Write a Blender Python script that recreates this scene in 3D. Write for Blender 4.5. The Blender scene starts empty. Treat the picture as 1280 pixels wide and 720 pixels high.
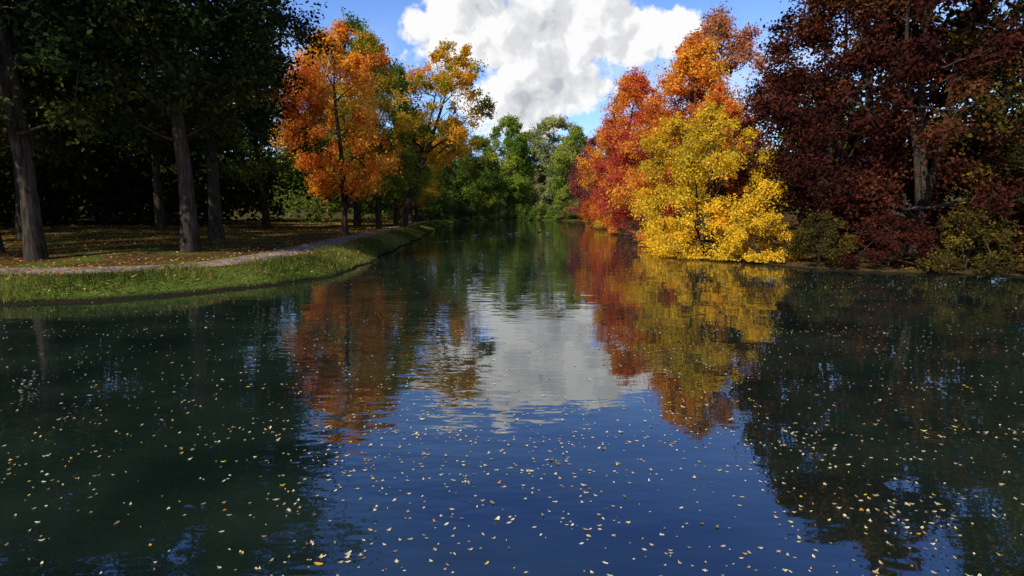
import bpy, math, numpy as np
from mathutils import Vector
scene = bpy.context.scene
RNG = np.random.default_rng(7)

# ------------------------------------------------------------------ helpers
def link(o):
    scene.collection.objects.link(o); return o

def mesh_from(name, verts, faces_list, mats, mat_idx=None, attrs=None, smooth=None):
    me = bpy.data.meshes.new(name)
    verts = np.asarray(verts, dtype=np.float32)
    me.vertices.add(len(verts)); me.vertices.foreach_set("co", verts.ravel())
    loops = np.concatenate([f.ravel() for f in faces_list]).astype(np.int32)
    tot = np.concatenate([np.full(len(f), f.shape[1]) for f in faces_list]).astype(np.int32)
    start = np.concatenate([[0], np.cumsum(tot)[:-1]]).astype(np.int32)
    me.loops.add(len(loops)); me.loops.foreach_set("vertex_index", loops)
    me.polygons.add(len(tot)); me.polygons.foreach_set("loop_start", start)
    me.polygons.foreach_set("loop_total", tot)
    if mat_idx is not None: me.polygons.foreach_set("material_index", np.asarray(mat_idx, dtype=np.int32))
    if smooth is not None: me.polygons.foreach_set("use_smooth", np.asarray(smooth, dtype=bool))
    for m in mats: me.materials.append(m)
    if attrs:
        for an, (dom, arr) in attrs.items():
            a = me.attributes.new(an, 'FLOAT', dom)
            a.data.foreach_set("value", np.asarray(arr, dtype=np.float32))
    me.update(calc_edges=True); me.validate()
    return me

def nodes_of(mat):
    mat.use_nodes = True
    nt = mat.node_tree; nt.nodes.clear()
    return nt, nt.nodes, nt.links

def ramp(n, stops, interp='LINEAR'):
    r = n.new("ShaderNodeValToRGB"); cr = r.color_ramp; cr.interpolation = interp
    while len(cr.elements) > 1: cr.elements.remove(cr.elements[-1])
    cr.elements[0].position = stops[0][0]; cr.elements[0].color = (*stops[0][1], 1)
    for p, c in stops[1:]:
        e = cr.elements.new(p); e.color = (*c, 1)
    return r

def mathn(nt, op, a, b=None, c=None, clamp=False):
    m = nt.nodes.new("ShaderNodeMath"); m.operation = op; m.use_clamp = clamp
    for i, v in enumerate((a, b, c)):
        if v is None: continue
        if isinstance(v, (int, float)): m.inputs[i].default_value = v
        else: nt.links.new(v, m.inputs[i])
    return m.outputs[0]

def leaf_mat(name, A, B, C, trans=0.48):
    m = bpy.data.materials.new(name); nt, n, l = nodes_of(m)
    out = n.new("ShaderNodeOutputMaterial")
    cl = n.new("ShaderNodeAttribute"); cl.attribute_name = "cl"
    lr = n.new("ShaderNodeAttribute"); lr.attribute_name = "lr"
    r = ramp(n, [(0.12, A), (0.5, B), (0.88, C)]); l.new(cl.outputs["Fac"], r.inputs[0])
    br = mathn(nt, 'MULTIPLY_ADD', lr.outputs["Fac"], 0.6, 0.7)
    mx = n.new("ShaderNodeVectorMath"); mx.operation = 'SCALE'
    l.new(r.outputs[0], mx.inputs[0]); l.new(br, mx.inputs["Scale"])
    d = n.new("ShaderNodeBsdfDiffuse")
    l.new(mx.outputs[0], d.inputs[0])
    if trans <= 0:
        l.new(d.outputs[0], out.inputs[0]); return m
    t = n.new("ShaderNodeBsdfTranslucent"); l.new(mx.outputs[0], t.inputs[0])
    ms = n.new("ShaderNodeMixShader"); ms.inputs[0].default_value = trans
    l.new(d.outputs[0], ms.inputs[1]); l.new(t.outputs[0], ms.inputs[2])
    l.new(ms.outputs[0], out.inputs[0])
    return m

def bark_mat(name, A=(0.05, 0.038, 0.028), B=(0.13, 0.10, 0.075)):
    m = bpy.data.materials.new(name); nt, n, l = nodes_of(m)
    out = n.new("ShaderNodeOutputMaterial"); tc = n.new("ShaderNodeTexCoord")
    mp = n.new("ShaderNodeMapping"); mp.inputs["Scale"].default_value = (6, 6, 1.2)
    l.new(tc.outputs["Object"], mp.inputs[0])
    nz = n.new("ShaderNodeTexNoise"); nz.inputs["Scale"].default_value = 1.5; nz.inputs["Detail"].default_value = 4
    l.new(mp.outputs[0], nz.inputs["Vector"])
    r = ramp(n, [(0.35, A), (0.7, B)]); l.new(nz.outputs[0], r.inputs[0])
    d = n.new("ShaderNodeBsdfDiffuse"); l.new(r.outputs[0], d.inputs[0])
    b = n.new("ShaderNodeBump"); b.inputs["Strength"].default_value = 0.7; b.inputs["Distance"].default_value = 0.05
    l.new(nz.outputs[0], b.inputs["Height"]); l.new(b.outputs[0], d.inputs["Normal"])
    l.new(d.outputs[0], out.inputs[0])
    return m
BARK = bark_mat("bark", (0.025, 0.019, 0.014), (0.075, 0.06, 0.045))

def tube(path, radii, sides=6):
    path = np.asarray(path, float); n = len(path)
    tang = np.gradient(path, axis=0); tang /= np.linalg.norm(tang, axis=1)[:, None] + 1e-9
    ref = np.array([0.31, 0.95, 0.05])
    u = np.cross(tang, ref); u /= np.linalg.norm(u, axis=1)[:, None] + 1e-9
    v = np.cross(tang, u)
    ang = np.linspace(0, 2*np.pi, sides, endpoint=False)
    ring = (np.cos(ang)[None, :, None]*u[:, None] + np.sin(ang)[None, :, None]*v[:, None])
    V = path[:, None] + ring*np.asarray(radii)[:, None, None]
    V = V.reshape(-1, 3)
    i = np.arange(n-1)[:, None]*sides; j = np.arange(sides)[None]; k = (j+1) % sides
    F = np.stack([i+j, i+k, i+sides+k, i+sides+j], -1).reshape(-1, 4)
    return V, F

def leaf_quads(C, N, size, rng, wr=0.62):
    n = len(C)
    t = rng.normal(size=(n, 3)); t -= (t*N).sum(1)[:, None]*N; t /= np.linalg.norm(t, axis=1)[:, None]+1e-9
    b = np.cross(N, t)
    s = size[:, None]
    V = np.stack([C - t*s*0.5, C + b*s*wr*0.5 + t*s*0.05, C + t*s*0.5, C - b*s*wr*0.5 + t*s*0.05], 1).reshape(-1, 3)
    F = np.arange(4*n).reshape(-1, 4)
    return V, F

def tree_mesh(name, seed, H=20, R=6, base=5, tr=0.32, nc=90, lpc=380, ls=0.24, lean=(0, 0), cr=(1.2, 2.0),
              prof='round', split=1, droop=0.0, shell=0.35, prim=14):
    rng = np.random.default_rng(seed)
    Vs, Fs = [], []; off = 0
    def add(V, F):
        nonlocal off
        Vs.append(V); Fs.append(F+off); off += len(V)
    ph = rng.uniform(0, 6.28, 2)
    def trunk_pt(t, k=0):
        z = t*H*0.86
        a = k*2.4
        spread = 0 if k == 0 else 0.22*R*max(0, t-0.12)*2
        return np.array([lean[0]*t**1.2 + 0.25*math.sin(t*5+ph[0])*t*2 + math.cos(a)*spread,
                         lean[1]*t**1.2 + 0.25*math.sin(t*4+ph[1])*t*2 + math.sin(a)*spread, z])
    SK, SR = [], []
    for k in range(split):
        ts = np.linspace(0, 1, 14)
        P = np.array([trunk_pt(t, k) for t in ts]); P[0, 2] = -0.4
        r = tr*(1-ts)**0.8 + 0.03; r[0] = tr*1.45; r[1] *= 1.06
        if k: r *= 0.7
        add(*tube(P, r, 9))
        tmin = max(0.12, (base-1.5)/(H*0.86)*0.75)
        for t_ in np.linspace(tmin, 0.95, 14):
            SK.append(trunk_pt(t_, k)); SR.append((tr*(1-t_)**0.8+0.03)*(0.7 if k else 1))
    CC, CL, CRr = [], [], []
    lob = rng.uniform(0.62, 1.15, 7)
    for i in range(nc):
        t = rng.uniform(0, 1)
        if prof == 'round': e = math.sin(math.pi*min(1, 0.12+t*0.88))**0.6
        elif prof == 'tall': e = math.sin(math.pi*(0.15+0.85*t)**0.8)**0.7
        elif prof == 'dome': e = math.cos(t*math.pi/2)**0.55
        else: e = math.sin(math.pi*(0.2+0.78*t)**1.4)**0.7
        th = rng.uniform(0, 2*math.pi)
        li = lob[int((th/(2*math.pi)*4 + t*3)) % 7]
        rr = R*e*li*math.sqrt(rng.uniform(shell, 1))
        z = base + (H-base)*t*rng.uniform(0.93, 1.02)
        tt = min(1, z/(H*0.86))
        c0 = trunk_pt(tt, 0)
        c = np.array([c0[0]+rr*math.cos(th), c0[1]+rr*math.sin(th), z - droop*rr])
        c[2] = max(c[2], 0.35)
        CC.append(c); CL.append(rng.uniform()); CRr.append(rng.uniform(*cr)*(0.75 if t > 0.85 else 1))
    for i, c in enumerate(CC):
        SKa = np.array(SK); dv = c-SKa
        hz = np.linalg.norm(dv[:, :2], axis=1)
        if i < prim:
            ntk = 14*split
            cost = np.abs(dv[:ntk, 2]-0.75*hz[:ntk]-0.4)+0.5*hz[:ntk]
        else:
            cost = np.linalg.norm(dv, axis=1)+np.where(dv[:, 2] < 0.1*hz, 2.5, 0)
        j = int(np.argmin(cost)); p0 = SKa[j]; L = np.linalg.norm(c-p0)
        rb = min(SR[j]*0.62, 0.03+0.022*L*(1.6 if i < prim else 0.8))
        mid = p0*0.5+c*0.5 + np.array([0, 0, -0.05*L if i < prim else 0.03*L]) + rng.normal(size=3)*0.06*L
        s = np.linspace(0, 1, 7)[:, None]
        P = (1-s)**2*p0 + 2*s*(1-s)*mid + s**2*c
        P[1:-1] += rng.normal(size=(5, 3))*0.018*L
        rad = rb*(1-s[:, 0])**0.8+0.015
        add(*tube(P, rad, 5))
        for q in range(2, 7): SK.append(P[q]); SR.append(rad[q])
    CC = np.array(CC); CRr = np.array(CRr)
    C_all, N_all, cl_all, S_all = [], [], [], []
    axis = np.array([lean[0]*0.5, lean[1]*0.5, base+(H-base)*0.4])
    for c, cl, r in zip(CC, CL, CRr):
        nt_ = 13
        D = rng.normal(size=(nt_, 3))
        o = c-axis; o /= np.linalg.norm(o)+1e-6
        D += o*0.5; D[:, 2] *= 0.7; D /= np.linalg.norm(D, axis=1)[:, None]
        ln = r*rng.uniform(0.55, 1.25, nt_)
        for q in range(4):
            P = np.array([c, c+D[q]*ln[q]*0.5+rng.normal(size=3)*0.05, c+D[q]*ln[q]])
            add(*tube(P, [0.02, 0.013, 0.005], 3))
        ti = rng.integers(0, nt_, lpc); u = rng.uniform(0.1, 1, lpc)**0.75
        pos = c + D[ti]*(ln[ti]*u)[:, None] + rng.normal(size=(lpc, 3))*r*0.15
        pos[:, 2] -= droop*u*r*0.8
        nn = rng.normal(size=(lpc, 3))*0.8 + np.array([0, 0, 0.5]) + D[ti]*0.6
        nn /= np.linalg.norm(nn, axis=1)[:, None]
        C_all.append(pos); N_all.append(nn); cl_all.append(np.clip(cl + rng.normal(size=lpc)*0.06, 0, 1))
        S_all.append(ls*rng.uniform(0.6, 1.25, lpc))
    nb = sum(len(f) for f in Fs)
    C_all = np.concatenate(C_all); N_all = np.concatenate(N_all); cl_all = np.concatenate(cl_all); S_all = np.concatenate(S_all)
    C_all[:, 2] = np.maximum(C_all[:, 2], 0.1)
    nl = len(C_all); lr = rng.uniform(size=nl)
    nzv = np.zeros(nl)
    for q in range(5):
        k_ = rng.normal(size=3); k_ /= np.linalg.norm(k_); nzv += np.sin(C_all@k_*rng.uniform(0.35, 0.9)+rng.uniform(0, 6))
    nzv = 0.5+nzv*0.2
    mixv = np.clip(0.66*nzv+0.40*cl_all+0.2*(lr-0.5)-0.03, 0, 1)
    V, F = leaf_quads(C_all, N_all, S_all, rng)
    add(V, F)
    F = np.concatenate(Fs)
    mi = np.concatenate([np.zeros(nb), np.ones(nl)])
    return mesh_from(name, np.concatenate(Vs), [F], [BARK, None], mi,
                     {"cl": ('FACE', np.concatenate([np.zeros(nb), mixv])),
                      "lr": ('FACE', np.concatenate([np.zeros(nb), lr]))},
                     smooth=np.concatenate([np.ones(nb), np.zeros(nl)]))

# ------------------------------------------------------------------ pond outline
ctrl = np.array([(-8.0, 21), (-7.3, 26), (-7.9, 36), (-8.6, 50), (-9.9, 70), (-11.4, 100), (-11.3, 124), (-8, 137), (-1, 142), (8, 140),
                 (14.5, 129), (16, 106), (13.5, 82), (11.2, 60), (10.2, 45), (10.4, 33), (12.6, 27), (17, 23.5), (28, 21), (45, 18),
                 (70, 10), (70, -40), (-60, -40), (-60, 8), (-45, 14.0), (-28, 14.6), (-17, 15.3), (-11, 17.3)], float)
def catmull(P, sub=8):
    out = []; n = len(P)
    for i in range(n):
        p0, p1, p2, p3 = P[i-1], P[i], P[(i+1) % n], P[(i+2) % n]
        for s in np.linspace(0, 1, sub, endpoint=False):
            out.append(0.5*((2*p1)+(-p0+p2)*s+(2*p0-5*p1+4*p2-p3)*s*s+(-p0+3*p1-3*p2+p3)*s**3))
    return np.array(out)
POND = catmull(ctrl)
POND[:, 0] += 0.14*np.sin(POND[:, 1]*0.9)+0.1*np.sin(POND[:, 1]*2.3)
POND[:, 1] += 0.12*np.sin(POND[:, 0]*1.1)+0.08*np.sin(POND[:, 0]*2.7)
def sdist(X, Y):
    X = np.asarray(X, float); Y = np.asarray(Y, float)
    d = np.full(X.shape, 1e9); inside = np.zeros(X.shape, bool)
    n = len(POND)
    for i in range(n):
        a = POND[i]; b = POND[(i+1) % n]; e = b-a
        t = np.clip(((X-a[0])*e[0]+(Y-a[1])*e[1])/(e@e+1e-12), 0, 1)
        d = np.minimum(d, (X-a[0]-t*e[0])**2+(Y-a[1]-t*e[1])**2)
        if a[1] != b[1]:
            c = ((a[1] > Y) != (b[1] > Y)) & (X < (b[0]-a[0])*(Y-a[1])/(b[1]-a[1])+a[0])
            inside ^= c
    d = np.sqrt(d); return np.where(inside, -d, d)
def sstep(x, a, b):
    t = np.clip((x-a)/(b-a), 0, 1); return t*t*(3-2*t)
def gheight(X, Y, s):
    top = np.where(X < 0, 0.55, 0.22)
    top = np.where(Y > 132, 0.3, top)
    z = np.where(s > 0, top*sstep(s, -0.5, 1.7), -1.3*sstep(-s, 0, 3.0)+top*sstep(0.0, -0.5, 1.7)*np.exp(-np.abs(s)*4))
    z += 0.05*np.sin(X*2.1+Y*0.7)*np.sin(Y*1.7-X*0.6)*sstep(s, 0.1, 1.0)*sstep(-s, -2.6, -1.9)
    z += (0.12*np.sin(X*0.31+1)*np.sin(Y*0.27)+0.15*np.sin(X*0.11)*np.cos(Y*0.09))*sstep(s, 5.5, 12)
    z += 0.012*(s/30)*(s > 0)*np.minimum(s, 200)
    return z

xs = np.concatenate([-np.geomspace(1600, 50, 26), np.arange(-49.5, 50, 0.4), np.geomspace(50.5, 1600, 26)])
ys = np.concatenate([-np.geomspace(1600, 45, 16), np.arange(-43, 10, 2.0), np.arange(10.5, 150, 0.45), np.geomspace(150.5, 2500, 30)])
GX, GY = np.meshgrid(xs, ys)
S = sdist(GX, GY); GZ = gheight(GX, GY, S)
nx, ny = len(xs), len(ys)
idx = np.arange(nx*ny).reshape(ny, nx)
F = np.stack([idx[:-1, :-1], idx[:-1, 1:], idx[1:, 1:], idx[1:, :-1]], -1).reshape(-1, 4)

gm = bpy.data.materials.new("ground_litter"); nt, n, l = nodes_of(gm)
out = n.new("ShaderNodeOutputMaterial"); tc = n.new("ShaderNodeTexCoord")
sa = n.new("ShaderNodeAttribute"); sa.attribute_name = "sd"
ga = n.new("ShaderNodeAttribute"); ga.attribute_name = "gr"
n1 = n.new("ShaderNodeTexNoise"); n1.inputs["Scale"].default_value = 0.35; n1.inputs["Detail"].default_value = 3
n2 = n.new("ShaderNodeTexNoise"); n2.inputs["Scale"].default_value = 9; n2.inputs["Detail"].default_value = 4
l.new(tc.outputs["Object"], n1.inputs["Vector"]); l.new(tc.outputs["Object"], n2.inputs["Vector"])
r1 = ramp(n, [(0.3, (0.025, 0.020, 0.012)), (0.5, (0.07, 0.042, 0.02)), (0.68, (0.17, 0.08, 0.025))]); l.new(n2.outputs[0], r1.inputs[0])
r2 = ramp(n, [(0.3, (0.04, 0.06, 0.010)), (0.55, (0.09, 0.13, 0.02)), (0.7, (0.16, 0.18, 0.04))]); l.new(n2.outputs[0], r2.inputs[0])
gfac = mathn(nt, 'SUBTRACT', mathn(nt, 'MULTIPLY', n1.outputs[0], 5.0), 2.3, clamp=True)
bank = mathn(nt, 'SUBTRACT', 1.0, mathn(nt, 'DIVIDE', sa.outputs["Fac"], 2.6), clamp=True)
bank = mathn(nt, 'MULTIPLY', bank, 3.0, clamp=True)
gf = mathn(nt, 'MULTIPLY', mathn(nt, 'MAXIMUM', gfac, bank), ga.outputs["Fac"])
mx = n.new("ShaderNodeMix"); mx.data_type = 'RGBA'
l.new(gf, mx.inputs[0]); l.new(r1.outputs[0], mx.inputs[6]); l.new(r2.outputs[0], mx.inputs[7])
mud = mathn(nt, 'SUBTRACT', 1.0, mathn(nt, 'MULTIPLY', sa.outputs["Fac"], 4.0), clamp=True)
mx2 = n.new("ShaderNodeMix"); mx2.data_type = 'RGBA'; mx2.inputs[7].default_value = (0.02, 0.017, 0.01, 1)
l.new(mud, mx2.inputs[0]); l.new(mx.outputs[2], mx2.inputs[6])
d = n.new("ShaderNodeBsdfDiffuse"); l.new(mx2.outputs[2], d.inputs[0])
b = n.new("ShaderNodeBump"); b.inputs["Distance"].default_value = 0.06; l.new(n2.outputs[0], b.inputs["Height"]); l.new(b.outputs[0], d.inputs["Normal"])
l.new(d.outputs[0], out.inputs[0])
gr = np.where((GX > 3) & (GY < 132), 0.10, 1.0)
me = mesh_from("ground", np.stack([GX, GY, GZ], -1).reshape(-1, 3), [F], [gm], attrs={"sd": ('POINT', S.ravel()), "gr": ('POINT', gr.ravel())}, smooth=np.ones(len(F)))
link(bpy.data.objects.new("ground", me))

# ------------------------------------------------------------------ water
wm = bpy.data.materials.new("pond_water"); nt, n, l = nodes_of(wm)
out = n.new("ShaderNodeOutputMaterial"); tc = n.new("ShaderNodeTexCoord")
def wnoise(scale, sx, sy, det=2, rot=0):
    mp = n.new("ShaderNodeMapping"); mp.inputs["Scale"].default_value = (sx, sy, 1); mp.inputs["Rotation"].default_value = (0, 0, rot)
    l.new(tc.outputs["Object"], mp.inputs[0])
    z = n.new("ShaderNodeTexNoise"); z.noise_dimensions = '2D'; z.inputs["Scale"].default_value = scale; z.inputs["Detail"].default_value = det
    l.new(mp.outputs[0], z.inputs["Vector"]); return z.outputs[0]
h1 = wnoise(3.2, 0.45, 1.0, 2, 0.12); h2 = wnoise(0.7, 0.5, 1.0, 1, -0.2)
patch = wnoise(0.09, 1, 1.6, 2)
pf = mathn(nt, 'MULTIPLY_ADD', patch, 3.6, -1.3, clamp=True)
hh = mathn(nt, 'ADD', mathn(nt, 'MULTIPLY', h1, mathn(nt, 'MULTIPLY_ADD', pf, 0.9, 0.3)), mathn(nt, 'MULTIPLY', h2, 1.5))
b = n.new("ShaderNodeBump"); b.inputs["Strength"].default_value = 1; b.inputs["Distance"].default_value = 0.006
l.new(hh, b.inputs["Height"])
fr = n.new("ShaderNodeFresnel"); fr.inputs["IOR"].default_value = 2.8; l.new(b.outputs[0], fr.inputs["Normal"])
gl = n.new("ShaderNodeBsdfGlossy"); gl.inputs["Roughness"].default_value = 0.015; gl.inputs[0].default_value = (1.0, 1.0, 1.0, 1)
l.new(b.outputs[0], gl.inputs["Normal"])
df = n.new("ShaderNodeBsdfDiffuse")
r = ramp(n, [(0.3, (0.005, 0.011, 0.008)), (0.7, (0.013, 0.024, 0.015))]); l.new(wnoise(0.5, 1, 1.5, 3), r.inputs[0]); l.new(r.outputs[0], df.inputs[0])
ms = n.new("ShaderNodeMixShader"); l.new(fr.outputs[0], ms.inputs[0]); l.new(df.outputs[0], ms.inputs[1]); l.new(gl.outputs[0], ms.inputs[2])
l.new(ms.outputs[0], out.inputs[0])
me = mesh_from("pond_water", [(-75, -45, 0), (75, -45, 0), (75, 150, 0), (-75, 150, 0)], [np.array([[0, 1, 2, 3]])], [wm])
link(bpy.data.objects.new("pond_water", me))

# ------------------------------------------------------------------ path
pm = bpy.data.materials.new("gravel_path"); nt, n, l = nodes_of(pm)
out = n.new("ShaderNodeOutputMaterial"); tc = n.new("ShaderNodeTexCoord")
z = n.new("ShaderNodeTexNoise"); z.inputs["Scale"].default_value = 1.2; z.inputs["Detail"].default_value = 7; z.inputs["Roughness"].default_value = 0.7
l.new(tc.outputs["Object"], z.inputs["Vector"])
r = ramp(n, [(0.3, (0.09, 0.065, 0.045)), (0.5, (0.24, 0.19, 0.15)), (0.7, (0.38, 0.32, 0.26))]); l.new(z.outputs[0], r.inputs[0])
d = n.new("ShaderNodeBsdfDiffuse"); l.new(r.outputs[0], d.inputs[0]); l.new(d.outputs[0], out.inputs[0])
cm = catmull(ctrl)
left = np.vstack([cm[24*8:], cm[:6*8]])
tg = np.gradient(left, axis=0); tg /= np.linalg.norm(tg, axis=1)[:, None]
nrm = np.stack([-tg[:, 1], tg[:, 0]], 1)
if sdist(*(left+nrm*2).T).mean() < 0: nrm = -nrm
def smooth(a, k=9):
    p = np.pad(a, ((k//2, k//2), (0, 0)), 'edge'); return np.stack([np.convolve(p[:, i], np.ones(k)/k, 'valid') for i in range(a.shape[1])], 1)
cols = []
for j, o in enumerate(np.linspace(2.7, 5.3, 7)):
    q = smooth(left+nrm*o)
    if j in (0, 6): q = q+nrm*np.reshape(0.14*np.sin(np.arange(len(q))*0.9+j), (-1, 1))
    cols.append(q)
Pq = np.stack(cols, 1); sd = sdist(Pq[..., 0], Pq[..., 1]); zz = gheight(Pq[..., 0], Pq[..., 1], sd)+0.03
zz[:, 0] -= 0.05; zz[:, -1] -= 0.05
m_, k_ = Pq.shape[:2]; ii = np.arange(m_*k_).reshape(m_, k_)
F = np.stack([ii[:-1, :-1], ii[:-1, 1:], ii[1:, 1:], ii[1:, :-1]], -1).reshape(-1, 4)
me = mesh_from("gravel_path", np.concatenate([Pq, zz[..., None]], -1).reshape(-1, 3), [F], [pm], smooth=np.ones(len(F)))
link(bpy.data.objects.new("gravel_path", me))

# ------------------------------------------------------------------ grass on bank
def scatter(n, x0, x1, y0, y1, s0, s1, rng):
    X = rng.uniform(x0, x1, n*3); Y = rng.uniform(y0, y1, n*3); s = sdist(X, Y)
    k = (s > s0) & (s < s1); X, Y, s = X[k][:n], Y[k][:n], s[k][:n]
    return np.stack([X, Y, gheight(X, Y, s)], 1), s
grass_m = leaf_mat("grass_blades", (0.045, 0.065, 0.012), (0.10, 0.13, 0.022), (0.24, 0.22, 0.05), 0.3)
def grass(P, hmin, hmax, w, rng):
    n_ = len(P); h = rng.uniform(hmin, hmax, n_)*(0.75+0.5*np.sin(P[:, 0]*1.3+np.sin(P[:, 1]*0.9)*2)); a = rng.uniform(0, 2*np.pi, n_)
    side = np.stack([np.cos(a), np.sin(a), 0*a], 1)*w
    tip = P+np.stack([rng.normal(size=n_)*h*0.35, rng.normal(size=n_)*h*0.35, h], 1)
    V = np.stack([P-side-[0, 0, .02], P+side-[0, 0, .02], tip], 1).reshape(-1, 3)
    return V, np.arange(3*n_).reshape(-1, 3)
Ps = []
for (N_, box) in ((80000, (-40, -6, 12, 45)), (30000, (-14, -6, 45, 112))):
    P, s = scatter(N_, *box, -0.08, 2.75, RNG); Ps.append(P)
P = np.concatenate(Ps); V, F = grass(P, 0.09, 0.30, 0.014, RNG)
gc = np.clip(0.5+0.3*np.sin(P[:, 0]*0.8+P[:, 1]*0.5)+0.22*RNG.normal(size=len(F)), 0, 1)
me = mesh_from("bank_grass", V, [F], [grass_m], attrs={"cl": ('FACE', gc), "lr": ('FACE', RNG.uniform(size=len(F)))})
link(bpy.data.objects.new("bank_grass", me))

# ------------------------------------------------------------------ fallen leaves on ground
litter_m = leaf_mat("fallen_leaves", (0.22, 0.06, 0.012), (0.36, 0.15, 0.02), (0.50, 0.34, 0.06), 0.15)
def litter(P, size, rng, tilt=0.25):
    N = rng.normal(size=(len(P), 3))*tilt+np.array([0, 0, 1]); N /= np.linalg.norm(N, axis=1)[:, None]
    return leaf_quads(P+[0, 0, 0.05], N, size*rng.uniform(0.6, 1.3, len(P)), rng, 0.8)
P1, _ = scatter(17000, -45, -6, 12, 60, 0.3, 40, RNG); P2, _ = scatter(9000, -40, -8, 60, 125, 0.3, 40, RNG); P3, _ = scatter(5000, 8, 40, 18, 90, 0.3, 8, RNG)
P4, _ = scatter(3500, -35, -6, 12, 60, 0.2, 5.5, RNG); P4[:, 2] += 0.08
P = np.concatenate([P1, P2, P3, P4]); V, F = litter(P, np.where(P[:, 1] > 60, 0.2, 0.11), RNG)
me = mesh_from("fallen_leaves", V, [F], [litter_m], attrs={"cl": ('FACE', RNG.uniform(size=len(F))), "lr": ('FACE', RNG.uniform(size=len(F)))})
link(bpy.data.objects.new("fallen_leaves", me))

# ------------------------------------------------------------------ floating leaves
fm = bpy.data.materials.new("floating_leaf"); nt, n, l = nodes_of(fm)
out = n.new("ShaderNodeOutputMaterial"); a = n.new("ShaderNodeAttribute"); a.attribute_name = "lr"
r = ramp(n, [(0.0, (0.16, 0.10, 0.04)), (0.2, (0.38, 0.28, 0.12)), (0.5, (0.60, 0.50, 0.26)), (0.85, (0.72, 0.64, 0.40)), (0.93, (0.75, 0.55, 0.05)), (1.0, (0.6, 0.2, 0.02))])
l.new(a.outputs["Fac"], r.inputs[0])
p = n.new("ShaderNodeBsdfPrincipled"); l.new(r.outputs[0], p.inputs["Base Color"]); p.inputs["Roughness"].default_value = 0.5
l.new(p.outputs[0], out.inputs[0])
rng = np.random.default_rng(5)
def float_pts(n_, x0, x1, y0, y1, clus=0.5):
    k = max(4, n_//60)
    cx = rng.uniform(x0, x1, k); cy = rng.uniform(y0, y1, k)
    m1 = int(n_*clus); j = rng.integers(0, k, m1)
    sc = (y1-y0)*0.07
    X = np.concatenate([cx[j]+rng.normal(size=m1)*sc*1.8, rng.uniform(x0, x1, n_-m1)])
    Y = np.concatenate([cy[j]+rng.normal(size=m1)*sc*0.5, rng.uniform(y0, y1, n_-m1)])
    s = sdist(X, Y); q = (s < -0.05) & (Y > 1.5); return np.stack([X[q], Y[q]], 1)
pts = np.concatenate([float_pts(1000, -6, 6, 3, 7, 0.3), float_pts(800, -2.4, 3.5, 3.2, 8, 0.35), float_pts(1900, -12, 12, 6, 13, 0.4), float_pts(1500, -17, 17, 12, 25, 0.5),
                      float_pts(1400, -9, 12, 24, 60, 0.6), float_pts(1100, 4.5, 11, 18, 40, 0.5), float_pts(400, -10, -6.5, 18, 50, 0.4)])
nl = len(pts)
K = 9
ang = np.linspace(0, 2*np.pi, K, endpoint=False)
prof = np.array([1.25, 0.55, 0.95, 0.5, 0.85, 0.85, 0.5, 0.95, 0.55])
oval = np.array([1.2, 0.8, 0.55, 0.55, 0.85, 0.85, 0.55, 0.55, 0.8])
mixr = rng.uniform(size=(nl, 1)) > 0.45
pr = np.where(mixr, prof, oval)*rng.uniform(0.85, 1.15, (nl, K))
sz = 0.5*rng.uniform(0.016, 0.052, nl)*np.where(rng.uniform(size=nl) > 0.95, 1.7, 1)
sz *= 1+np.clip((pts[:, 1]-12)/40, 0, 1)*0.6
rot = rng.uniform(0, 6.28, (nl, 1))
lx = pr*np.cos(ang)*sz[:, None]; ly = pr*np.sin(ang)*sz[:, None]*rng.uniform(0.6, 1, (nl, 1))
X = pts[:, :1]+lx*np.cos(rot)-ly*np.sin(rot); Y = pts[:, 1:]+lx*np.sin(rot)+ly*np.cos(rot)
Z = 0.004+np.abs(lx)*rng.uniform(0, 0.5, (nl, 1))
V = np.concatenate([np.stack([X, Y, Z], -1), np.concatenate([pts, np.full((nl, 1), 0.004)], 1)[:, None]], 1).reshape(-1, 3)
bi = np.arange(nl)[:, None]*(K+1)
F = np.concatenate([np.stack([bi[:, 0]+K, bi[:, 0]+i, bi[:, 0]+(i+1) % K], 1) for i in range(K)])
lrv = np.tile(rng.uniform(size=nl), K)
me = mesh_from("floating_leaves", V, [F], [fm], attrs={"lr": ('FACE', lrv)})
link(bpy.data.objects.new("floating_leaves", me))

# ------------------------------------------------------------------ tree prototypes
T = {}
T['maple'] = tree_mesh("maple_a", 11, H=20, R=6.3, base=4.5, nc=105, lpc=380, ls=0.26)
T['maple2'] = tree_mesh("maple_b", 12, H=20, R=6.3, base=4.0, nc=95, lpc=360, ls=0.26, split=2, shell=0.25)
T['linden'] = tree_mesh("linden_a", 13, H=24, R=5.3, base=4.5, nc=110, lpc=340, ls=0.26, prof='tall')
T['lean'] = tree_mesh("leaning_a", 14, H=21, R=5.8, base=8.0, nc=80, lpc=300, ls=0.27, lean=(6.5, 0.5), cr=(0.9, 1.6), tr=0.36, split=2, shell=0.15, prim=10)
T['bank'] = tree_mesh("bank_a", 15, H=16, R=6.2, base=1.0, nc=135, lpc=360, ls=0.22, prof='dome', droop=0.12, split=3, tr=0.25, cr=(0.9, 1.6))
T['bank2'] = tree_mesh("bank_b", 25, H=17, R=5.6, base=1.5, nc=125, lpc=360, ls=0.22, prof='tall', droop=0.1, split=2, tr=0.25, cr=(0.9, 1.6))
T['small'] = tree_mesh("small_a", 16, H=8, R=3.6, base=0.3, nc=95, lpc=400, ls=0.13, prof='dome', droop=0.22, split=3, tr=0.07, cr=(0.5, 0.95))
T['far'] = tree_mesh("far_a", 17, H=22, R=7, base=1.0, nc=120, lpc=330, ls=0.38, prof='round', cr=(1.3, 2.4), shell=0.5)
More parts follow.
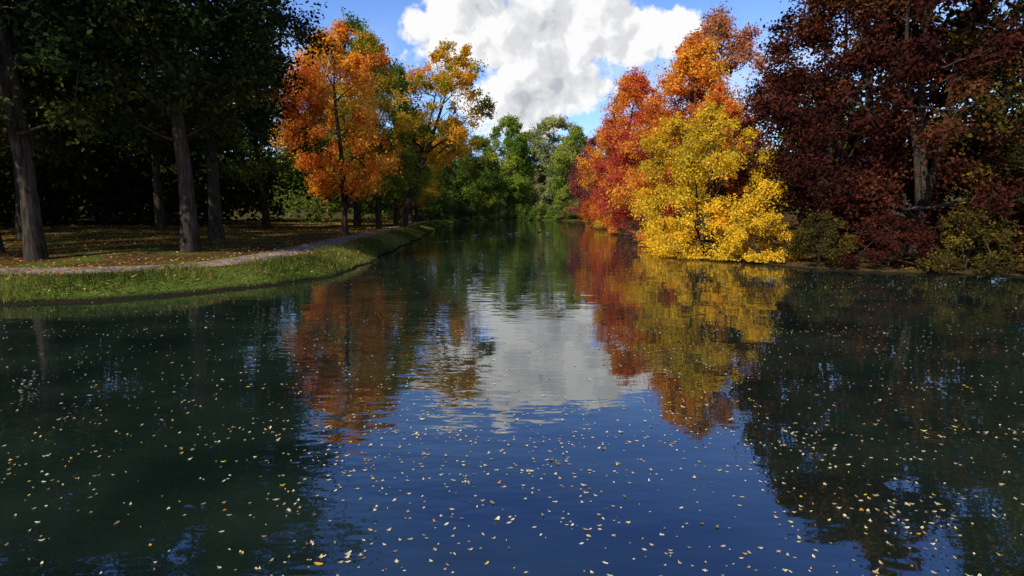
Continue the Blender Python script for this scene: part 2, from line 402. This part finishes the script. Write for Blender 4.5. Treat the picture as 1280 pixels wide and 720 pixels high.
T['far2'] = tree_mesh("far_b", 28, H=22, R=7.5, base=0.8, nc=125, lpc=330, ls=0.38, prof='dome', cr=(1.3, 2.4), shell=0.5)
T['shrub'] = tree_mesh("shrub_a", 19, H=3, R=2.3, base=0.2, nc=38, lpc=320, ls=0.14, prof='dome', tr=0.03, split=3, cr=(0.4, 0.8), prim=5)
T['grove'] = tree_mesh("grove_a", 20, H=20, R=6.2, base=6.0, nc=90, lpc=360, ls=0.26, tr=0.36, shell=0.3)
T['grove2'] = tree_mesh("grove_b", 21, H=21, R=5.6, base=5.5, nc=90, lpc=360, ls=0.26, tr=0.32, lean=(1.5, 0.5), split=2)

M = {}
M['orange'] = leaf_mat("leaves_orange", (0.58, 0.15, 0.03), (0.82, 0.32, 0.04), (0.86, 0.52, 0.06))
M['orangered'] = leaf_mat("leaves_orange_red", (0.56, 0.08, 0.05), (0.80, 0.25, 0.05), (0.88, 0.54, 0.05))
M['red'] = leaf_mat("leaves_red", (0.42, 0.05, 0.045), (0.66, 0.12, 0.06), (0.80, 0.28, 0.04))
M['yellow'] = leaf_mat("leaves_yellow", (0.60, 0.42, 0.03), (0.86, 0.58, 0.035), (0.88, 0.50, 0.03))
M['green'] = leaf_mat("leaves_green", (0.055, 0.10, 0.018), (0.11, 0.17, 0.026), (0.28, 0.29, 0.035))
M['brightgreen'] = leaf_mat("leaves_bright_green", (0.10, 0.18, 0.025), (0.20, 0.30, 0.035), (0.42, 0.44, 0.05))
M['greenyellow'] = leaf_mat("leaves_green_yellow", (0.06, 0.11, 0.015), (0.17, 0.21, 0.025), (0.74, 0.44, 0.03))
M['lean'] = leaf_mat("leaves_turning", (0.14, 0.17, 0.02), (0.66, 0.42, 0.03), (0.86, 0.34, 0.02))
M['olive'] = leaf_mat("leaves_olive", (0.13, 0.20, 0.035), (0.25, 0.32, 0.05), (0.42, 0.42, 0.06))
M['greygreen'] = leaf_mat("leaves_grey_green", (0.20, 0.24, 0.09), (0.32, 0.35, 0.13), (0.48, 0.46, 0.18))
M['maroon'] = leaf_mat("leaves_maroon", (0.20, 0.045, 0.055), (0.34, 0.075, 0.08), (0.46, 0.17, 0.09))
M['rust'] = leaf_mat("leaves_rust", (0.36, 0.12, 0.09), (0.56, 0.22, 0.11), (0.64, 0.34, 0.12))
M['shadedgreen'] = leaf_mat("leaves_shaded_green", (0.012, 0.022, 0.007), (0.022, 0.036, 0.009), (0.06, 0.06, 0.012), 0.0)  # grove and woodland shade painted into the leaf colour
M['shadedred'] = leaf_mat("leaves_shaded_red", (0.026, 0.008, 0.006), (0.056, 0.015, 0.009), (0.10, 0.042, 0.012), 0.0)  # red foliage with shade put into the albedo, for the near right trees
M['shadedolive'] = leaf_mat("leaves_shaded_olive", (0.022, 0.019, 0.007), (0.065, 0.048, 0.009), (0.16, 0.11, 0.012), 0.0)  # olive-yellow foliage, its colour darkened to stand in for shade

def put(kind, name, mat, x, y, sc=1.0, rz=0.0, sz=None):
    o = bpy.data.objects.new(name, T[kind]); link(o)
    s = float(sdist(np.array([x]), np.array([y]))[0]); z = float(gheight(np.array([x]), np.array([y]), np.array([s]))[0])
    o.location = (x, y, z-0.05); o.scale = (sc, sc, sz or sc); o.rotation_euler = (0, 0, rz)
    o.material_slots[1].link = 'OBJECT'; o.material_slots[1].material = M[mat]
    return o
# left bank, going away from the bridge
put('grove', 'linden_tree', 'shadedgreen', -15.8, 27.5, 1.0, 0.4)
put('grove2', 'linden_tree', 'shadedgreen', -20.0, 23.5, 1.0, 2.4)
put('grove', 'linden_tree', 'shadedgreen', -26, 28, 1.05, 3.9)
put('grove2', 'linden_tree', 'shadedgreen', -30, 21, 1.0, 5.0)
put('grove', 'linden_tree', 'shadedgreen', -20, 38, 1.1, 1.4)
put('grove2', 'linden_tree', 'shadedgreen', -33, 38, 1.1, 0.7)
put('grove2', 'linden_tree', 'shadedgreen', -44, 38, 1.2, 1.7)
put('grove', 'linden_tree', 'shadedgreen', -40, 27, 1.1, 2.2)
put('maple', 'maple_tree', 'orange', -15.2, 51, 0.88, 0.3)
put('linden', 'linden_tree', 'greenyellow', -14.2, 60, 0.82, 1.1)
put('lean', 'maple_tree', 'lean', -13.0, 67, 1.0, 0.0)
put('maple2', 'oak_tree', 'green', -20.0, 73, 1.24, 2.0)
put('linden', 'linden_tree', 'green', -15.6, 76, 0.85, 4.0)
put('maple', 'maple_tree', 'greenyellow', -15.8, 88, 0.84, 5.0)
put('maple2', 'maple_tree', 'greenyellow', -16.5, 98, 0.78, 3.0)
put('far2', 'oak_tree', 'green', -19, 112, 0.9, 1)
put('grove2', 'linden_tree', 'green', -27, 62, 1.1, 3)
put('grove', 'linden_tree', 'shadedgreen', -33, 53, 1.15, 4)
# far shore
put('far2', 'oak_tree', 'green', -13.5, 134, 1.02, 0.2)
put('far', 'linden_tree', 'green', -9.0, 146, 0.96, 2.5)
put('far2', 'linden_tree', 'brightgreen', -1.0, 147, 1.13, 4.2)
put('far', 'oak_tree', 'green', 4.5, 158, 1.08, 1.2)
put('far', 'poplar_tree', 'greygreen', 10.5, 150, 1.2, 0.9)
put('far2', 'poplar_tree', 'olive', 15.8, 140, 0.98, 5.2)
put('far', 'copper_beech_tree', 'maroon', 18.2, 122, 0.84, 3.1)
# right bank
put('bank2', 'copper_beech_tree', 'maroon', 18.0, 104, 1.0, 1.0)
put('bank', 'maple_tree', 'orange', 15.0, 82, 1.0, 2.0)
put('bank2', 'maple_tree', 'orangered', 14.0, 67, 1.06, 0.6)
put('bank', 'maple_tree', 'red', 13.4, 56, 0.8, 4.0)
put('bank2', 'maple_tree', 'orange', 15.4, 50, 1.0, 3.1)
put('bank2', 'oak_tree', 'rust', 19.0, 56, 1.22, 1.9)
put('bank', 'maple_tree', 'orangered', 14.4, 41, 0.68, 5.0)
put('small', 'birch_tree', 'yellow', 11.0, 32.3, 1.08, 0.5)
put('small', 'birch_tree', 'yellow', 11.4, 38.5, 1.1, 2.5)
put('bank2', 'maple_tree', 'shadedred', 17.2, 31, 0.92, 2.6)
put('bank', 'maple_tree', 'shadedred', 20.5, 28.5, 1.0, 1.3)
put('bank2', 'oak_tree', 'shadedolive', 26, 26, 1.0, 4.4)
put('bank', 'linden_tree', 'shadedolive', 31.5, 24.5, 1.05, 0.2)
put('bank2', 'maple_tree', 'shadedred', 24, 39, 1.25, 5)
put('bank', 'linden_tree', 'shadedgreen', 37, 35, 1.3, 3)
put('small', 'birch_tree', 'shadedolive', 22.5, 23.8, 0.9, 1)
for i, (x, y, s, m) in enumerate([(-10.5, 141, 1.3, 'greygreen'), (-6.5, 142.5, 1.5, 'olive'), (-3.6, 144, 1.3, 'greygreen'), (0.5, 144.5, 1.1, 'olive'), (3.6, 144.3, 1.2, 'green'), (7.6, 143.2, 1.2, 'olive'),
                  (11.5, 141, 1.3, 'olive'), (14.5, 136, 1.4, 'rust'), (-13.5, 127, 1.6, 'green'), (-14.2, 113, 1.3, 'green'), (18, 112, 1.4, 'orange'),
                  (16.2, 95, 1.2, 'rust'), (14.3, 74, 1.2, 'yellow'), (-17, 104, 1.2, 'greenyellow'),
                  (12.2, 51, 0.8, 'rust'), (12.6, 28.6, 0.8, 'yellow'), (14.4, 26.2, 0.75, 'shadedolive'), (16.6, 24.6, 0.75, 'shadedred'), (19.2, 23.6, 0.85, 'shadedolive'), (25.0, 22.3, 0.8, 'shadedred'), (28, 21.7, 0.9, 'shadedolive'), (31.0, 21.1, 0.8, 'shadedred'), (34.5, 20.6, 0.9, 'shadedolive'),
                  (11.2, 44.5, 0.6, 'orangered'), (12.1, 61, 0.9, 'orange'), (13.0, 68, 0.9, 'red')]):
    put('shrub', 'shrub', m, x, y, s, i*1.3)

def mass(name, spots, seed, mat):
    rng = np.random.default_rng(seed); C = []; cl = []
    for (x, y, h, r) in spots:
        for q in range(26):
            d = rng.normal(size=3); d /= np.linalg.norm(d)
            c = np.array([x, y, h*0.52])+d*np.array([r, r, h*0.44])*rng.uniform(0.5, 1)**0.5
            k = 75; C.append(c+rng.normal(size=(k, 3))*r*0.2); cl.append(np.full(k, rng.uniform()))
    C = np.concatenate(C); cl = np.concatenate(cl); C[:, 2] = np.maximum(C[:, 2], 0.2)
    N = rng.normal(size=C.shape)+[0, -0.2, 0.5]; N /= np.linalg.norm(N, axis=1)[:, None]
    V, F = leaf_quads(C, N, rng.uniform(0.5, 1.0, len(C)), rng, 0.7)
    me = mesh_from(name, V, [F], [mat], attrs={"cl": ('FACE', cl), "lr": ('FACE', rng.uniform(size=len(C)))})
    link(bpy.data.objects.new(name, me))
rg = np.random.default_rng(33)
spots = [(x+rg.normal()*2, 176+rg.normal()*6+abs(x)*0.05, rg.uniform(17, 22), rg.uniform(5, 7)) for x in np.arange(-110, 111, 6.5)]
spots += [(-30+rg.normal()*2, y, rg.uniform(15, 20), 5) for y in np.arange(84, 165, 8)]
spots += [(34+rg.normal()*3, y, rg.uniform(14, 18), 6) for y in np.arange(60, 170, 9)]
mass("distant_tree_mass", spots, 4, M['green'])
spots = [(x+rg.normal()*2, 52-(abs(x)-45)*0.5+rg.normal()*3, rg.uniform(18, 24), 6.5) for x in list(np.arange(-100, -46, 5))+list(np.arange(40, 100, 7))]
spots += [(-44+rg.normal()*3, y, rg.uniform(16, 22), 6) for y in np.arange(56, 110, 8)]
spots += [(x, 60+rg.normal()*3, rg.uniform(13, 18), 4.5) for x in np.arange(-78, -34, 4)]
spots += [(x, 78+rg.normal()*3, rg.uniform(20, 26), 6) for x in np.arange(-95, -40, 6)]
mass("woodland_mass", spots, 5, M['shadedgreen'])

# ------------------------------------------------------------------ fallen branches at right shore
def branch_obj(name, x, y, seed, L=3.0):
    rng = np.random.default_rng(seed); Vs, Fs = [], []; off = 0
    for k in range(7):
        a = rng.uniform(2.2, 4.0); ln = L*rng.uniform(0.5, 1)
        d = np.array([math.cos(a), math.sin(a)*0.6, rng.uniform(0.0, 0.9)])
        s = np.linspace(0, 1, 7)[:, None]
        P = s*d*ln+np.array([0.25*k*0.3, k*0.25, 0.3])+np.cumsum(rng.normal(size=(7, 3))*0.06, 0); P[:, 2] -= 0.4*s[:, 0]**2
        V, F = tube(P, 0.045*(1-s[:, 0])+0.01, 5); Vs.append(V); Fs.append(F+off); off += len(V)
        for q in range(3):
            b0 = P[2+q]; dd = d+rng.normal(size=3)*0.6
            V, F = tube(np.array([b0, b0+dd*0.35*ln*0.5, b0+dd*0.35*ln]), [0.02, 0.014, 0.006], 4); Vs.append(V); Fs.append(F+off); off += len(V)
    me = mesh_from(name, np.concatenate(Vs), [np.concatenate(Fs)], [BARK]); o = link(bpy.data.objects.new(name, me)); o.location = (x, y, 0)
branch_obj("fallen_branch", 10.9, 44, 1); branch_obj("fallen_branch", 11.0, 49, 2, 2.5); branch_obj("fallen_branch", 18, 24.0, 3, 3.2); branch_obj("fallen_branch", 11.0, 36, 5, 2.2)

# ------------------------------------------------------------------ wooden post
def simple(name, col, rough=0.6):
    m = bpy.data.materials.new(name); nt, n, l = nodes_of(m); o = n.new("ShaderNodeOutputMaterial")
    z = n.new("ShaderNodeTexNoise"); z.inputs["Scale"].default_value = 20
    r = ramp(n, [(0.3, tuple(c*0.7 for c in col)), (0.7, col)]); l.new(z.outputs[0], r.inputs[0])
    p = n.new("ShaderNodeBsdfPrincipled"); p.inputs["Roughness"].default_value = rough
    l.new(r.outputs[0], p.inputs["Base Color"]); l.new(p.outputs[0], o.inputs[0]); return m
V, F = tube([(0, 0, -0.3), (0, 0, 0.1), (0.01, 0, 1.25), (0.01, 0, 1.33), (0.01, 0, 1.36)], [0.11, 0.1, 0.095, 0.08, 0.01], 10)
o = link(bpy.data.objects.new("wooden_post", mesh_from("wooden_post", V, [F], [bark_mat("post_wood", (0.1, 0.08, 0.05), (0.2, 0.16, 0.11))]))); o.location = (-12.3, 101, 0.5)

# ------------------------------------------------------------------ ducks
dm = [simple("duck_body", (0.06, 0.045, 0.035)), simple("duck_head", (0.015, 0.06, 0.03), 0.35), simple("duck_bill", (0.5, 0.35, 0.05))]
def loft(pts, rw, rh, sides=12):
    V = []
    for (x, z), w, h in zip(pts, rw, rh):
        for a in np.linspace(0, 2*np.pi, sides, endpoint=False): V.append((x, math.cos(a)*w, z+math.sin(a)*h))
    n_ = len(pts); i = np.arange(n_-1)[:, None]*sides; j = np.arange(sides)[None]; k = (j+1) % sides
    return np.array(V), np.stack([i+j, i+k, i+sides+k, i+sides+j], -1).reshape(-1, 4)
parts = [loft([(-.30, .13), (-.26, .11), (-.18, .07), (-.05, .045), (.08, .05), (.17, .07), (.22, .09), (.235, .10)], [.005, .04, .085, .115, .115, .085, .045, .005], [.005, .02, .055, .085, .085, .07, .045, .005]),
         loft([(.15, .08), (.175, .13), (.18, .19), (.185, .225), (.20, .25), (.205, .275), (.205, .285)], [.05, .036, .03, .042, .045, .03, .004], [.05, .036, .03, .042, .045, .03, .004]),
         loft([(.225, .245), (.25, .24), (.28, .232), (.295, .23)], [.018, .016, .018, .004], [.016, .01, .007, .003])]
def duck(x, y, rz, dark):
    Vs, Fs, mi, off = [], [], [], 0
    for k, (V, F) in enumerate(parts):
        Vs.append(V); Fs.append(F+off); off += len(V); mi += [0 if (k == 1 and dark) else k]*len(F)
    me = mesh_from("mallard_duck", np.concatenate(Vs), [np.concatenate(Fs)], dm, mi, smooth=np.ones(len(mi)))
    o = link(bpy.data.objects.new("mallard_duck", me)); o.location = (x, y, -0.01); o.rotation_euler = (0, 0, rz); o.scale = (1.3,)*3
duck(-2.4, 58, 0.3, False); duck(-0.2, 60, 2.8, True); duck(0.6, 63, 0.6, False); duck(4.0, 62, 3.0, True); duck(-3.6, 57, 0.1, True); duck(3.2, 66, 1.2, False)

# ------------------------------------------------------------------ world
SUN_EL = math.radians(38); tx, ty = 0.62, 0.785   # horizontal direction the light travels
world = bpy.data.worlds.new("World"); scene.world = world; world.use_nodes = True
nt = world.node_tree; n = nt.nodes; l = nt.links; n.clear()
out = n.new("ShaderNodeOutputWorld")
sky = n.new("ShaderNodeTexSky"); sky.sky_type = 'NISHITA'; sky.sun_disc = False
sky.sun_elevation = SUN_EL; sky.sun_rotation = math.atan2(-tx, -ty)
sky.air_density = 1.0; sky.dust_density = 0.3; sky.ozone_density = 2.5
tc = n.new("ShaderNodeTexCoord"); sp = n.new("ShaderNodeSeparateXYZ"); l.new(tc.outputs["Generated"], sp.inputs[0])
az = mathn(nt, 'MULTIPLY', mathn(nt, 'ARCTAN2', sp.outputs[0], sp.outputs[1]), 57.2958)
el = mathn(nt, 'MULTIPLY', mathn(nt, 'ARCSINE', sp.outputs[2]), 57.2958)
tr_ = ramp(n, [(0.0, (0.90, 1.02, 1.32)), (0.20, (0.86, 1.04, 1.42)), (0.33, (0.42, 0.58, 1.10)), (0.5, (0.36, 0.50, 0.90)), (1.0, (0.45, 0.60, 1.0))])
l.new(mathn(nt, 'DIVIDE', el, 90.0, clamp=True), tr_.inputs[0])
tint = n.new("ShaderNodeMix"); tint.data_type = 'RGBA'; tint.blend_type = 'MULTIPLY'; tint.inputs[0].default_value = 1
l.new(sky.outputs[0], tint.inputs[6]); l.new(tr_.outputs[0], tint.inputs[7])
bg = n.new("ShaderNodeBackground"); bg.inputs[1].default_value = 0.15; l.new(tint.outputs[2], bg.inputs[0])
cb = n.new("ShaderNodeCombineXYZ"); l.new(az, cb.inputs[0]); l.new(el, cb.inputs[1])
def shifted(offs):
    mp = n.new("ShaderNodeMapping"); mp.inputs["Location"].default_value = offs; l.new(cb.outputs[0], mp.inputs[0]); return mp.outputs[0]
def noise(scale, detail, offs=(0, 0, 0), rough=0.55):
    z = n.new("ShaderNodeTexNoise"); z.noise_dimensions = '2D'; z.inputs["Scale"].default_value = scale; z.inputs["Detail"].default_value = detail; z.inputs["Roughness"].default_value = rough
    l.new(shifted(offs), z.inputs["Vector"]); return z
warpn = noise(0.5, 3, (5, 5, 5))
def billow(offs):
    base = shifted(offs)
    wv = n.new("ShaderNodeVectorMath"); wv.operation = 'MULTIPLY_ADD'; l.new(warpn.outputs["Color"], wv.inputs[0]); wv.inputs[1].default_value = (2.4, 2.4, 0); l.new(base, wv.inputs[2])
    acc = None
    for sc_, wt in ((0.30, 0.62), (0.72, 0.26), (1.7, 0.12)):
        v = n.new("ShaderNodeTexVoronoi"); v.voronoi_dimensions = '2D'; v.feature = 'F1'; v.inputs["Scale"].default_value = sc_
        l.new(wv.outputs[0], v.inputs["Vector"])
        q = mathn(nt, 'MULTIPLY', mathn(nt, 'POWER', v.outputs["Distance"], 1.5), wt)
        acc = q if acc is None else mathn(nt, 'ADD', acc, q)
    return mathn(nt, 'SUBTRACT', 1.0, acc)
blobs = [(-4.4, 16.4, 5.8, 4.0), (1.6, 15.8, 7.0, 5.0), (8, 16.6, 7.2, 3.3), (13.5, 16.2, 6.0, 2.5), (0.8, 10.8, 6.2, 3.8), (5, 12.4, 4.6, 3.2), (-60, 16, 22, 6), (75, 18, 25, 6), (150, 22, 35, 9)]
cur = None
for (a_, e_, ra, re) in blobs:
    s_ = n.new("ShaderNodeVectorMath"); s_.operation = 'SUBTRACT'; l.new(cb.outputs[0], s_.inputs[0]); s_.inputs[1].default_value = (a_, e_, 0)
    m_ = n.new("ShaderNodeVectorMath"); m_.operation = 'MULTIPLY'; l.new(s_.outputs[0], m_.inputs[0]); m_.inputs[1].default_value = (1/ra, 1/re, 0)
    ln = n.new("ShaderNodeVectorMath"); ln.operation = 'LENGTH'; l.new(m_.outputs[0], ln.inputs[0])
    v = mathn(nt, 'SUBTRACT', 1.0, ln.outputs["Value"])
    cur = v if cur is None else mathn(nt, 'SMOOTH_MAX', cur, v, 0.15)
f1 = noise(0.26, 6, (3, 1, 0), 0.6).outputs[0]
b1 = billow((0, 0, 0)); b2 = billow((-0.75, 0.9, 0))
dens = mathn(nt, 'ADD', cur, mathn(nt, 'MULTIPLY_ADD', f1, 1.1, -0.55))
dens = mathn(nt, 'ADD', dens, mathn(nt, 'MULTIPLY_ADD', b1, 0.8, -0.49))
mr = n.new("ShaderNodeMapRange"); mr.interpolation_type = 'SMOOTHSTEP'; l.new(dens, mr.inputs[0]); mr.inputs[1].default_value = -0.08; mr.inputs[2].default_value = 0.24
w = n.new("ShaderNodeMapRange"); l.new(noise(0.09, 5, (9, 4, 2), 0.6).outputs[0], w.inputs[0]); w.inputs[1].default_value = 0.42; w.inputs[2].default_value = 0.75; w.inputs[4].default_value = 0.6
lowm = n.new("ShaderNodeMapRange"); l.new(el, lowm.inputs[0]); lowm.inputs[1].default_value = 18; lowm.inputs[2].default_value = 11
wis = mathn(nt, 'MULTIPLY', w.outputs[0], lowm.outputs[0])
mask = mathn(nt, 'MAXIMUM', mr.outputs[0], wis)
sh = mathn(nt, 'MULTIPLY_ADD', mathn(nt, 'SUBTRACT', b1, b2), 1.0, 0.83)
sh = mathn(nt, 'ADD', sh, mathn(nt, 'MULTIPLY_ADD', noise(0.13, 3, (2, 8, 1)).outputs[0], 2.0, -0.98))
sh = mathn(nt, 'SUBTRACT', sh, mathn(nt, 'MULTIPLY', mathn(nt, 'MAXIMUM', dens, 0.0), 0.22))
cr = ramp(n, [(0.0, (0.50, 0.52, 0.57)), (0.4, (0.73, 0.74, 0.77)), (0.8, (0.98, 0.98, 0.98))], 'EASE'); l.new(sh, cr.inputs[0])
bg2 = n.new("ShaderNodeBackground"); l.new(cr.outputs[0], bg2.inputs[0]); bg2.inputs[1].default_value = 1.0
ms = n.new("ShaderNodeMixShader"); l.new(mask, ms.inputs[0]); l.new(bg.outputs[0], ms.inputs[1]); l.new(bg2.outputs[0], ms.inputs[2])
l.new(ms.outputs[0], out.inputs[0])

sd_ = bpy.data.lights.new("sun", 'SUN'); sd_.energy = 5.0; sd_.angle = math.radians(0.5); sd_.color = (1.0, 0.93, 0.82)
so = link(bpy.data.objects.new("sun", sd_))
dirv = Vector((tx*math.cos(SUN_EL), ty*math.cos(SUN_EL), -math.sin(SUN_EL)))
so.rotation_euler = dirv.to_track_quat('-Z', 'Y').to_euler(); so.location = (-60, -40, 60)

cam = bpy.data.cameras.new("camera"); co = link(bpy.data.objects.new("camera", cam))
cam.lens = 36*700/1280; cam.sensor_width = 36; cam.clip_end = 5000; cam.clip_start = 0.05
co.location = (0, 0, 2.7); co.rotation_euler = (math.radians(82), 0, 0)
scene.camera = co
scene.view_settings.view_transform = 'Standard'; scene.view_settings.look = 'None'; scene.view_settings.exposure = 0
